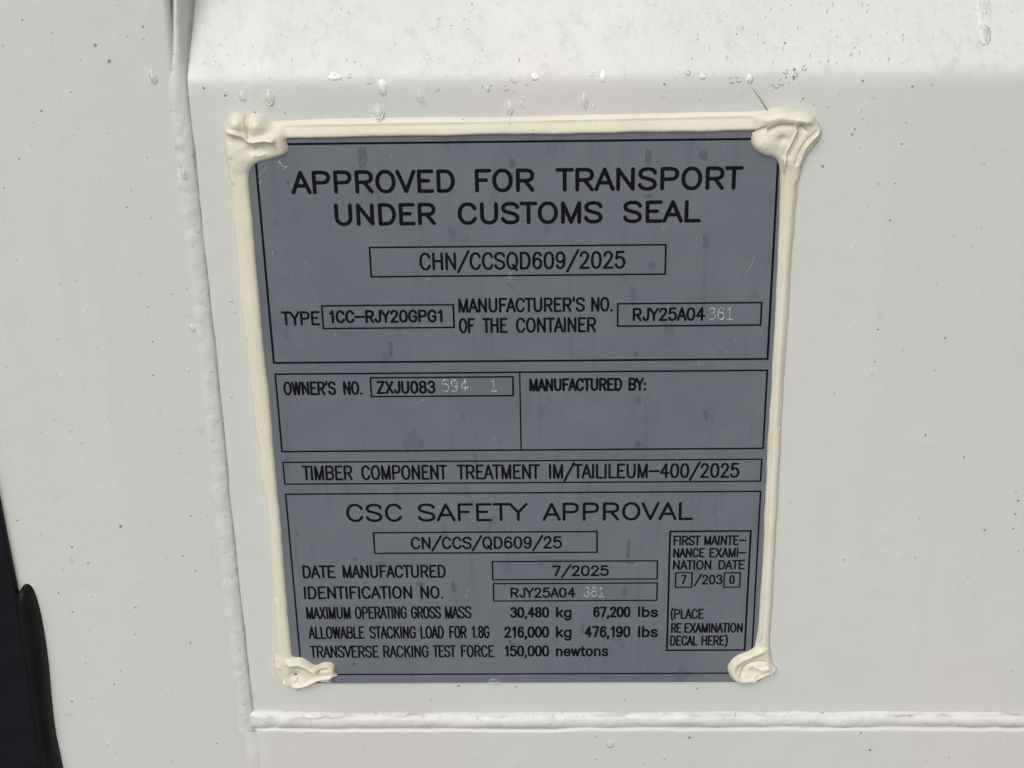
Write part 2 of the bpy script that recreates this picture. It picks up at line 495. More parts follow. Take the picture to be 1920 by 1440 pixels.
# ------------------------------------------------------------------ the data plate
TH = 1.0 * MM
PY = -TH
HW, HH = 0.095, 0.118121
plate = tag(empty('data_plate', (0, 0, -HH - 0.004)), 'grey metal safety approval plate with black lettering, edged in cream sealant', 'data plate')
MG = 3.9 * MM
def rounded_plate():
    x0, x1, z0, z1 = -HW - MG, HW + MG, -HH - MG, HH + MG
    rr = 1.5 * MM; V = []; ring = []
    for cx, cz, a0 in ((x1 - rr, z1 - rr, 0), (x0 + rr, z1 - rr, 90), (x0 + rr, z0 + rr, 180), (x1 - rr, z0 + rr, 270)):
        for k in range(7):
            a = math.radians(a0 + 15 * k)
            ring.append((cx, cz, math.cos(a), math.sin(a)))
    def loop(inset, y):
        i0 = len(V)
        for cx, cz, c, s in ring: V.append((cx + (rr - inset) * c, y, cz + (rr - inset) * s))
        return i0
    N = len(ring)
    L = [loop(0, 0.0002), loop(0, PY + 0.25 * MM), loop(0.08 * MM, PY + 0.08 * MM), loop(0.25 * MM, PY)]
    F = []
    for a, b in zip(L[:-1], L[1:]):
        for i in range(N): F.append((a + i, b + i, b + (i + 1) % N, a + (i + 1) % N)[::-1])
    F.append(tuple(L[-1] + i for i in range(N))[::-1])
    F.append(tuple(L[0] + i for i in range(N)))
    return V, F
V, F = rounded_plate()
meshobj('plate_body', V, F, M_plate, plate, False)

# ---- stroke lettering
CURVES = {
'A': (18, [[9,21,1,0],[9,21,17,0],[4,7,14,7]]), 'B': (21, [[4,21,4,0],[4,21,13,21,16,20,17,19,18,17,18,15,17,13,16,12,13,11],[4,11,13,11,16,10,17,9,18,7,18,4,17,2,16,1,13,0,4,0]]),
'C': (21, [[18,16,17,18,15,20,13,21,9,21,7,20,5,18,4,16,3,13,3,8,4,5,5,3,7,1,9,0,13,0,15,1,17,3,18,5]]),
'D': (21, [[4,21,4,0],[4,21,11,21,14,20,16,18,17,16,18,13,18,8,17,5,16,3,14,1,11,0,4,0]]),
'E': (19, [[4,21,4,0],[4,21,16.5,21],[4,11,13,11],[4,0,16.5,0]]), 'F': (18, [[4,21,4,0],[4,21,16.5,21],[4,11,13,11]]),
'G': (21, [[18,16,17,18,15,20,13,21,9,21,7,20,5,18,4,16,3,13,3,8,4,5,5,3,7,1,9,0,13,0,15,1,17,3,18,5,18,10],[12.5,10,18,10]]),
'H': (22, [[4,21,4,0],[18,21,18,0],[4,11,18,11]]), 'I': (8, [[4,21,4,0]]),
'J': (16, [[13,21,13,5,12,2,10,0.5,8,0,6,0.5,4,2,3,5]]), 'K': (21, [[4,21,4,0],[17,21,4,8],[9,13,18,0]]),
'L': (17, [[4,21,4,0],[4,0,16,0]]), 'M': (24, [[4,21,4,0],[4,21,12,0],[20,21,12,0],[20,21,20,0]]),
'N': (22, [[4,21,4,0],[4,21,18,0],[18,21,18,0]]),
'O': (22, [[9,21,7,20,5,18,4,16,3,13,3,8,4,5,5,3,7,1,9,0,13,0,15,1,17,3,18,5,19,8,19,13,18,16,17,18,15,20,13,21,9,21]]),
'P': (21, [[4,21,4,0],[4,21,13,21,16,20,17,19,18,17,18,14,17,12,16,11,13,10,4,10]]),
'R': (21, [[4,21,4,0],[4,21,13,21,16,20,17,19,18,17,18,14,17,12,16,11,13,10,4,10],[11,10,18,0]]),
'S': (20, [[17,17,16.5,18.5,15,20,12,21,8,21,5,20,3,18,3,15,4,13,6,12,14,9.5,16,8,17,6,17,3,15,1,12,0,8,0,5,1,3,3,2.7,4.5]]),
'T': (16, [[8,21,8,0],[1,21,15,21]]), 'U': (22, [[4,21,4,6,5,3,7,1,10,0,12,0,15,1,17,3,18,6,18,21]]),
'V': (18, [[1,21,9,0],[17,21,9,0]]), 'W': (24, [[2,21,7,0],[12,21,7,0],[12,21,17,0],[22,21,17,0]]),
'X': (20, [[3,21,17,0],[17,21,3,0]]), 'Y': (18, [[1,21,9,10],[17,21,9,10],[9,10,9,0]]), 'Z': (20, [[17,21,3,0],[3,21,17,21],[3,0,17,0]]),
'0': (20, [[9,21,6,20,4,17,3,12,3,9,4,4,6,1,9,0,11,0,14,1,16,4,17,9,17,12,16,17,14,20,11,21,9,21]]),
'1': (16, [[5,17,7,18,10,21],[10,21,10,0]]),
'2': (20, [[4,16,4,17,5,19,6,20,8,21,12,21,14,20,15,19,16,17,16,15,15,13,13,10,3.3,0],[3.3,0,17,0]]),
'3': (20, [[4,17,5,19,6,20,8,21,12,21,14,20,15,19,16,17,16,15,15,13,13,11.5,10,11.2],[10,11.2,13,11,15.5,9.5,17,7,17,5,16,3,14,1,11,0,8,0,5,1,4,2,3,4]]),
'4': (20, [[13,21,3,7],[3,7,18,7],[13,21,13,0]]),
'5': (20, [[15.5,21,5,21],[5,21,4,12],[4,12,5,13,8,14,11,14,14,13,16,11,17,8,17,6,16,3,14,1,11,0,8,0,5,1,4,2,3,4]]),
'6': (20, [[16,17.5,15,20,12,21,10,21,7,20,5,17,4,12,4,7,5,3,7,1,10,0,11,0,14,1,16,3,17,6,17,7,16,10,14,12,11,13,10,13,7,12,5,10,4,7]]),
'7': (20, [[17,21,8,0],[3,21,17,21]]),
'8': (20, [[8,21,5,20,4,18,4,16,5,13.5,7,12,10,11.5,13,12,15,13.5,16,16,16,18,15,20,12,21,8,21],[10,11.5,7,11,4.5,9,3.5,6,3.5,4,4.5,2,7,0.3,10,0,13,0.3,15.5,2,16.5,4,16.5,6,15.5,9,13,11,10,11.5]]),
'9': (20, [[4,3.5,5,1,8,0,10,0,13,1,15,4,16,9,16,14,15,18,13,20,10,21,9,21,6,20,4,18,3,15,3,14,4,11,6,9,9,8,10,8,13,9,15,11,16,14]]),
'/': (20, [[19.5,24,1,-4.5]]), '-': (22, [[2,10,20,10]]), '.': (9, [[4.5,0.6,4.5,0]]), ',': (9, [[4.5,0.8,4.5,-0.5],[4.5,-0.5,3,-4]]),
"'": (8, [[4,21.5,4,19.5],[4,19.5,3,16.5]]), ':': (9, [[4.5,11.6,4.5,11],[4.5,0.8,4.5,0.2]]),
'(': (11, [[9,24,6,20,4.5,15,4,11,4,8,4.5,4,6,-1,9,-5]]), ')': (11, [[3,24,6,20,7.5,15,8,11,8,8,7.5,4,6,-1,3,-5]]),
'k': (17, [[4,21,4,0],[14,14,4,5],[8,8.5,15,0]]),
'g': (19, [[15,14,15,-2,14,-5,11,-7,8,-7,5.5,-6,4.5,-4.5],[15,11,13,13,11,14,8.5,14,6,13,4,11,3,8,3,6,4,3,6,1,8.5,0,11,0,13,1,15,3]]),
'l': (8, [[4,21,4,0]]),
'b': (19, [[4,21,4,0],[4,11,6,13,8,14,11,14,13,13,15,11,16,8,16,6,15,3,13,1,11,0,8,0,6,1,4,3]]),
's': (17, [[13.5,11.2,12.5,13,10.5,14,6.5,14,4.2,13,3.4,11,4,9.3,6,8,11,6.5,13.5,5.2,14,3.5,13.3,1.3,11,0,6.5,0,4,1,3,3]]),
'n': (19, [[4,14,4,0],[4,10,6,13,8.5,14,11,14,13.5,13,15,10,15,0]]),
'e': (18, [[3,7.5,15,7.5],[15,7.5,15,10,14,12,11.5,14,8,14,5,13,3.4,10,3,7,3.4,4,5,1,8,0,11,0,13.5,1,15,3.3]]),
'w': (22, [[2,14,6.5,0],[11,14,6.5,0],[11,14,15.5,0],[20,14,15.5,0]]),
't': (12, [[5.5,19,5.5,3,6.5,0.8,8.5,0,10.5,0],[1.5,14,10,14]]),
'o': (19, [[8,14,5.5,13,3.8,11,3,8,3,6,3.8,3,5.5,1,8,0,11,0,13.5,1,15.2,3,16,6,16,8,15.2,11,13.5,13,11,14,8,14]]),
}
CURVES['Q'] = (22, CURVES['O'][1] + [[12, 5, 18.5, -2]])

CURVES['i'] = (20, [[5.5,17,10.5,21],[10.5,21,10.5,0],[4.5,0,16.5,0]])
def stroke_pts(a):
    P = [(a[i], a[i + 1]) for i in range(0, len(a), 2)]
    if len(P) > 3: P = smooth_pts(P, 1)
    return P

class Ink:
    """black strokes lying on the plate, each a low rounded ridge"""
    def __init__(s): s.V = []; s.F = []
    def seg(s, p, q, wd, y0=PY, h=0.05 * MM):
        p = np.array(p); q = np.array(q); d = q - p; L = np.linalg.norm(d)
        if L < 1e-7: d = np.array([1.0, 0])
        else: d = d / L
        nn = np.array([-d[1], d[0]]); r = wd / 2
        out = []
        for k in range(9):
            a = math.pi / 2 + math.pi * k / 8
            out.append(p + r * (math.cos(a) * d + math.sin(a) * nn))
        for k in range(9):
            a = -math.pi / 2 + math.pi * k / 8
            out.append(q + r * (math.cos(a) * d + math.sin(a) * nn))
        i0 = len(s.V)
        for o in out: s.V.append((o[0], y0 + 0.01 * MM, o[1]))
        for o in out:
            c = p if len(s.V) - i0 - 18 < 9 else q
            m = c + (o - c) * 0.72
            s.V.append((m[0], y0 - h, m[1]))
        N = 18
        for i in range(N):
            j = (i + 1) % N
            s.F.append((i0 + i, i0 + j, i0 + N + j, i0 + N + i))
        s.F.append(tuple(i0 + N + i for i in range(N)))
    def poly(s, P, wd, **k):
        h = k.pop('h', 0.05 * MM)
        for i, (a, b) in enumerate(zip(P[:-1], P[1:])): s.seg(a, b, wd, h=h + 0.0006 * MM * (len(s.F) % 23), **k)
    def build(s, name, mat, parent):
        if not s.V: return None
        F = [f[::-1] for f in s.F]
        # make faces look outwards (towards -Y)
        return meshobj(name, s.V, F, mat, parent, False)

def plane(px, py):
    p = at(px, py, PY)
    return p[0], p[2]

def text_line(words, yref, name='lettering', mat=None, wpx=4.0, label=None, parent=None, lift=0.05 * MM):
    """words: (string, left px, right px); yref: (x, cap top y, baseline y)"""
    ink = Ink()
    x, ytop, ybase = yref
    zt = plane(x, ytop)[1]; zb = plane(x, ybase)[1]
    wd = wpx * (1.3 if name == 'lettering' else 1.45) * 0.1935 * MM
    zt -= wd / 2 * 0.9; zb += wd / 2 * 0.9
    sc = (zt - zb) / 21
    for (s, x0, x1) in words:
        # the row's height in the picture at each end, for a level row
        def xof(px):
            py = 0.5 * (ytop + ybase) + (px - x) * -0.0105
            return plane(px, py)[0]
        X0, X1 = xof(x0) + wd / 2, xof(x1) - wd / 2
        strokes = []; adv = 0
        for ch in s:
            if ch == ' ': adv += 14; continue
            if ch not in CURVES: raise KeyError(ch)
            wdt, st = CURVES[ch]
            for a in st:
                strokes.append([(p[0] + adv, p[1]) for p in stroke_pts(a)])
            adv += wdt
        lo = min(p[0] for st in strokes for p in st); hi = max(p[0] for st in strokes for p in st)
        if hi - lo < 1: k = 0; cx = (X0 + X1) / 2
        for st in strokes:
            if hi - lo < 1: Q = [((X0 + X1) / 2, zb + p[1] * sc) for p in st]
            else: Q = [(X0 + (p[0] - lo) / (hi - lo) * (X1 - X0), zb + p[1] * sc) for p in st]
            ink.poly(Q, wd, h=lift)
    o = ink.build(name, mat or M_ink, parent or plate)
    tag(o, label or ('black words ' + ' '.join(w_[0] for w_ in words)))
    return o

def box(tl, tr, br, bl, wpx=3.2, label=None, name='printed_box', sides='TRBL'):
    P = [plane(*p) for p in (tl, tr, br, bl)]
    x0 = (P[0][0] + P[3][0]) / 2; x1 = (P[1][0] + P[2][0]) / 2
    z1 = (P[0][1] + P[1][1]) / 2; z0 = (P[2][1] + P[3][1]) / 2
    wd = wpx * 1.2 * 0.1935 * MM
    k = Ink()
    c = [(x0, z1), (x1, z1), (x1, z0), (x0, z0)]
    for i, sd_ in enumerate('TRBL'):
        if sd_ in sides: k.poly([c[i], c[(i + 1) % 4]], wd)
    o = k.build(name, M_ink, plate)
    if label: tag(o, label)
    return o

T = text_line
T([('APPROVED', 545, 853), ('FOR', 890, 1002), ('TRANSPORT', 1041, 1394)], (970, 316, 360), wpx=6.2)
T([('UNDER', 627, 817), ('CUSTOMS', 858, 1130), ('SEAL', 1168, 1315)], (970, 378.5, 420.5), wpx=6.2)
box((693, 464), (1249, 459), (1247, 514), (696, 519), label='frame around the customs approval number')
T([('CHN/CCSQD609/2025', 786, 1173)], (980, 472, 505.5), wpx=4.2)
T([('TYPE', 527, 600)], (563, 583.5, 610.5))
box((604, 574), (850, 571), (851.5, 613.5), (606, 616.5), wpx=3.2, label='frame around the container type')
T([('1CC-RJY20GPG1', 617, 830)], (723, 581, 605.5), wpx=4.2)
T([("MANUFACTURER'S", 859, 1097), ('NO.', 1108, 1149)], (1000, 558, 585.5))
T([('OF', 860, 891), ('THE', 904, 952), ('CONTAINER', 967, 1118)], (990, 595.5, 624))
box((1158, 570), (1428, 567), (1426.5, 608), (1158.5, 613), label='frame around the serial number')
T([('RJY25A04', 1186, 1323)], (1254, 576.5, 602))
box((477, 271), (1462, 260), (1438.5, 672.5), (513.5, 681), wpx=4.0, label='border of the top section')
box((516, 702), (1439, 694), (1430.6, 840), (529, 847.5), wpx=3.4, label='border of the owner and maker section')
k = Ink()
xa = 0.5 * (plane(974.5, 699)[0] + plane(977, 842)[0])
k.poly([(xa, plane(975, 699)[1]), (xa, plane(977, 842)[1])], 3.2 * 0.1935 * MM)
tag(k.build('divider_line', M_ink, plate), 'upright line between owner and maker fields')
T([("OWNER'S", 531, 630), ('NO.', 643, 679)], (600, 715, 741))
box((694.5, 709), (962, 706), (962, 741), (696.5, 744.5), wpx=3.2, label="frame around the owner's number")
T([('ZXJU083', 706, 817)], (760, 714, 738.5), wpx=4.2)
T([('MANUFACTURED', 992, 1167), ('BY:', 1178, 1212)], (1080, 709, 733.5), wpx=4.3)
box((531, 868), (1428, 860), (1426.5, 902), (534, 908), wpx=3.0, label='frame around the timber treatment line')
T([('TIMBER', 566, 661), ('COMPONENT', 677, 839), ('TREATMENT', 856, 1013), ('IM/TAILILEUM-400/2025', 1029, 1387)], (966, 870.5, 898.5))
box((535.5, 927), (1426, 921), (1408, 1262), (566, 1265), wpx=3.2, label='border of the safety approval section')
T([('CSC', 649, 754), ('SAFETY', 783, 990), ('APPROVAL', 1017, 1300)], (970, 943, 977), wpx=5.0)
box((700, 999), (1120, 996.5), (1119, 1035), (703, 1038), label='frame around the safety approval number')
T([('CN/CCS/QD609/25', 770, 1054)], (910, 1006, 1029.5), wpx=3.9)
T([('DATE', 567, 629), ('MANUFACTURED', 642, 836)], (700, 1059.5, 1084))
box((922.5, 1053.5), (1233, 1051), (1232, 1085), (924.5, 1087.5), wpx=3.0, label='frame around the manufacturing date')
T([('7/2025', 1035, 1142)], (1088, 1060, 1080.5), wpx=3.8)
T([('IDENTIFICATION', 569.5, 773), ('NO.', 788, 831)], (700, 1099, 1123))
box((924.5, 1095), (1233, 1092.5), (1231, 1125), (926.5, 1127.5), wpx=3.0, label='frame around the identification number')
T([('RJY25A04', 957, 1080)], (1018, 1101.5, 1121), wpx=3.6)
T([('MAXIMUM', 574, 657.5), ('OPERATING', 665, 763), ('GROSS', 770, 827), ('MASS', 834, 884)], (730, 1137, 1160.5), wpx=3.5)
T([('ALLOWABLE', 578, 684), ('STACKING', 692.5, 780), ('LOAD', 788, 832.5), ('FOR', 842, 875), ('1.8G', 884, 918)], (750, 1174, 1197.5), wpx=3.5)
T([('TRANSVERSE', 581, 710.5), ('RACKING', 718, 804), ('TEST', 811, 855), ('FORCE', 864, 927)], (750, 1210, 1233), wpx=3.5)
T([('30,480', 956, 1030), ('kg', 1042, 1072), ('67,200', 1112, 1182.5), ('lbs', 1196, 1234)], (1090, 1137.5, 1158), wpx=4.2)
T([('216,000', 945, 1030), ('kg', 1042, 1072), ('476,190', 1096, 1182.5), ('lbs', 1196, 1234)], (1090, 1174, 1195.5), wpx=4.2)
T([('150,000', 946, 1030), ('newtons', 1042, 1141)], (1040, 1210, 1231), wpx=4.0)
box((1256, 996.5), (1407, 995.5), (1397, 1218.5), (1251, 1219.5), wpx=3.8, label='frame around the first examination date')
T([('FIRST', 1262.5, 1314), ('MAINTE-', 1320, 1400)], (1330, 1004, 1022.5), wpx=3.2)
T([('NANCE', 1262, 1322), ('EXAMI-', 1330, 1400)], (1330, 1027.3, 1045.5), wpx=3.2)
T([('NATION', 1261.5, 1334), ('DATE', 1347, 1397)], (1330, 1050, 1068.3), wpx=3.2)
box((1267, 1074), (1297.5, 1074), (1297, 1101), (1266.5, 1101), wpx=3.0, label='small square around the digit 7')
T([('7', 1276.5, 1287.5)], (1282, 1078, 1096), wpx=3.2)
T([('/203', 1301, 1355)], (1330, 1077.5, 1096), wpx=3.2)
box((1358, 1074), (1388, 1074), (1387, 1101), (1357.5, 1101), wpx=3.0, label='small square around the digit 0')
T([('0', 1367, 1378)], (1373, 1078, 1095.5), wpx=3.2)
T([('(PLACE', 1257, 1320)], (1290, 1141.5, 1160.5), wpx=3.2)
T([('RE', 1258, 1278), ('EXAMINATION', 1283, 1393)], (1330, 1168, 1186.5), wpx=3.2)
T([('DECAL', 1256, 1309), ('HERE)', 1315, 1365)], (1310, 1191.5, 1210.5), wpx=3.2)

# ---- digits punched into the plate: thin bare ridges
def stamped(words, yref, label):
    T(words, yref, name='stamped_digits', mat=M_stamp, wpx=1.8, label=label, lift=0.30 * MM)
stamped([('36i', 1328, 1375)], (1350, 576, 600), 'punched digits 361 after the maker number')
stamped([('594', 828, 878), ('i', 921, 931)], (870, 711, 735), "punched digits 594 1 after the owner's number")
stamped([('36i', 1094, 1133)], (1112, 1100.5, 1119.5), 'faint punched digits 361 after the identification number')

# ---- scratches, lint and dust on the plate
k = Ink()
def scr(pts, wpx): k.poly([plane(*p) for p in pts], wpx * 0.1935 * MM, h=0.015 * MM)
scr([(521, 304), (525, 301), (524, 307)], 1.0); scr([(524, 302), (529, 311), (537, 314)], 1.3); scr([(537, 314), (539, 310)], 1.0); scr([(531, 318), (537, 313)], 0.8)
scr([(1400, 512), (1411, 492), (1414, 480)], 0.6); scr([(486, 345), (489, 338)], 1.0)
scr([(1376, 634), (1380, 644)], 0.5)
scr([(482, 335), (492, 321), (500, 313)], 0.7); scr([(1240, 433), (1246, 421)], 0.6)
for _ in range(46):
    a, b = rnd.uniform(510, 1430), rnd.uniform(262, 1260)
    L, ang = rnd.uniform(2, 7), rnd.uniform(0.9, 2.1)
    scr([(a, b), (a + L * math.cos(ang), b + L * math.sin(ang))], rnd.uniform(0.4, 0.8))
tag(k.build('scratch_marks', M_scr, plate), kind='stuff')
M_mark, _nt, _p = newmat('dried_water_mark', (0.085, 0.097, 0.118), 0.5, 0.4)
_nt.links.new(mix(_nt, ramp(_nt, noise(_nt, 500, 3, 0.6), 0.35, 0.65), (0.075, 0.086, 0.105), (0.105, 0.118, 0.14)), _p.inputs['Base Color'])
V = []; F = []
for (px, py, w_, h_) in ((680, 294, 21, 42), (960, 307, 14, 20), (1319, 291, 17, 20), (1216, 295, 12, 30), (1324, 447, 14, 13), (1323, 460, 12, 15), (1222, 497, 16, 16), (1215, 368, 18, 8), (1192, 664, 8, 12), (1197, 750, 12, 22), (1323, 777, 12, 22), (1196, 834, 14, 15), (789, 832, 13, 20), (1178, 1030, 8, 50), (1183, 1055, 20, 10), (558, 1002, 6, 16), (666, 1048, 12, 10), (788, 1095, 18, 12), (733, 655, 8, 34), (540, 343, 6, 12), (1210, 840, 9, 9), (960, 330, 8, 14), (1170, 1110, 14, 16), (664, 1245, 10, 8), (1350, 660, 8, 6), (958, 1205, 10, 14), (850, 1100, 10, 26), (1092, 1180, 8, 30)):
    c = plane(px, py); i0 = len(V); n = 14
    V.append((c[0], PY - 0.012 * MM, c[1]))
    for q in range(n):
        a = 2 * math.pi * q / n
        sq = 1 / max(abs(math.cos(a)), abs(math.sin(a))) ** 0.6
        j = rnd.uniform(0.75, 1.12) * sq
        V.append((c[0] + w_ * .5 * .193 * MM * j * math.cos(a), PY - 0.008 * MM, c[1] + h_ * .5 * .21 * MM * j * math.sin(a)))
    for q in range(n): F.append((i0, i0 + 1 + (q + 1) % n, i0 + 1 + q))
tag(meshobj('water_marks', V, F, M_mark, plate, True), kind='stuff')

# ------------------------------------------------------------------ cream sealant round the plate
def sdpoly(poly, X, Z):
    """signed distance, positive inside"""
    d = np.full(X.shape, 1e9); ins = np.zeros(X.shape, bool)
    n = len(poly)
    for i in range(n):
        ax, az = poly[i]; bx, bz = poly[(i + 1) % n]
        ex, ez = bx - ax, bz - az
        t = np.clip(((X - ax) * ex + (Z - az) * ez) / (ex * ex + ez * ez + 1e-18), 0, 1)
        d = np.minimum(d, np.hypot(X - ax - t * ex, Z - az - t * ez))
        cond = ((az > Z) != (bz > Z))
        xi = ax + (Z - az) / (bz - az if abs(bz - az) > 1e-12 else 1e-12) * (bx - ax)
        ins ^= cond & (X < xi)
    return np.where(ins, d, -d)
def dline(pts, X, Z):
    d = np.full(X.shape, 1e9)
    for (ax, az), (bx, bz) in zip(pts[:-1], pts[1:]):
        ex, ez = bx - ax, bz - az
        t = np.clip(((X - ax) * ex + (Z - az) * ez) / (ex * ex + ez * ez + 1e-18), 0, 1)
        d = np.minimum(d, np.hypot(X - ax - t * ex, Z - az - t * ez))
    return d
SY = -1.6 * MM
P_ = lambda pts: pw(pts, SY)
top_poly = P_([(495, 232), (540, 228), (700, 223), (994, 221), (1200, 216), (1429, 211), (1480, 212), (1480, 243), (1407, 247), (1200, 250), (994, 254), (700, 258), (556, 262), (495, 262)])
left_poly = P_([(426, 300), (429, 330), (436, 420), (456, 620), (476, 790), (489, 900), (498, 960), (511, 1120), (517, 1225), (517, 1260), (552, 1260), (547, 1215), (541, 1150), (526, 960), (519, 900), (508, 770), (494, 630), (480, 480), (473, 400), (467, 320), (467, 290), (440, 260)])
right_poly = P_([(1461, 290), (1463, 350), (1457, 470), (1452, 600), (1440, 800), (1429, 1050), (1419, 1180), (1414, 1215), (1414, 1240), (1445, 1240), (1445, 1200), (1453, 1050), (1466, 800), (1478, 620), (1490, 450), (1498, 345), (1508, 300)])
tl_poly = P_([(424.6, 228), (428, 220), (434, 215), (446, 212), (457, 216), (464, 223), (471, 216), (480, 215), (495, 220), (505, 229), (514, 234), (530, 232), (560, 250), (552, 262), (539, 264), (543, 277), (541, 287), (532, 294), (514.6, 299), (491.7, 306), (477, 312), (469, 330), (470, 350), (432, 350), (427.5, 316), (422, 293), (419.5, 270), (420, 247)])
tr_poly = P_([(1400, 213), (1411, 212), (1438, 209), (1450, 205), (1458, 203.5), (1469.6, 204), (1482, 208), (1505, 209), (1515, 212), (1528, 218), (1532, 226), (1538, 233), (1542.5, 244), (1540, 261), (1526, 277.5), (1514, 292), (1507, 310), (1503, 325), (1500, 350), (1463, 350), (1460, 313), (1455, 300), (1447, 295), (1434, 294), (1421.7, 288), (1410, 276.5), (1407, 261), (1411, 248), (1400, 246)])
bl_poly = P_([(516, 1210), (515.5, 1224), (512, 1240), (512, 1256), (518, 1270), (529, 1282), (544, 1290), (554.5, 1298), (562.5, 1295), (567, 1291), (581, 1289.7), (594.6, 1284), (606, 1282.5), (624, 1283), (619, 1275), (637, 1269), (630, 1262), (630, 1248), (621, 1241.6), (608, 1241.6), (591, 1249.6), (577, 1240), (567, 1232.4), (559, 1231.8), (552, 1233), (546.5, 1222), (546, 1205)])
br_poly = P_([(1415, 1200), (1413.4, 1211), (1406, 1221), (1387, 1227), (1371, 1238), (1362.5, 1252), (1366, 1267.5), (1378, 1279), (1396, 1283), (1415, 1279), (1437, 1268), (1460, 1258), (1450, 1246), (1446, 1230), (1444.7, 1200)])
BEADS = [top_poly, left_poly, right_poly]
def closed_smooth(P, k=2):
    for _ in range(k):
        Q = []
        for a, b in zip(P, P[1:] + P[:1]):
            Q.append((a[0] * .8 + b[0] * .2, a[1] * .8 + b[1] * .2)); Q.append((a[0] * .2 + b[0] * .8, a[1] * .2 + b[1] * .8))
        P = Q
    return P
BLOBS = [closed_smooth(q) for q in (tl_poly, tr_poly, bl_poly, br_poly)]
def prof_h(d, Hm, k_): return np.where(d > 0, Hm * (1 - np.exp(-np.maximum(d, 0) / k_)), d * Hm / k_)
def ridge(pts, X, Z, amp, wd): return amp * MM * np.exp(-(dline(smooth_pts(P_(pts), 2), X, Z) / (wd * MM)) ** 2)
def bump_at(px, py, X, Z, amp, rx, rz=None):
    c = at(px, py, SY); rz = rz or rx
    return amp * MM * np.exp(-((X - c[0]) / (rx * MM)) ** 2 - ((Z - c[2]) / (rz * MM)) ** 2)
def px_x(px, py): return at(px, py, SY)[0]
def px_z(px, py): return at(px, py, SY)[2]
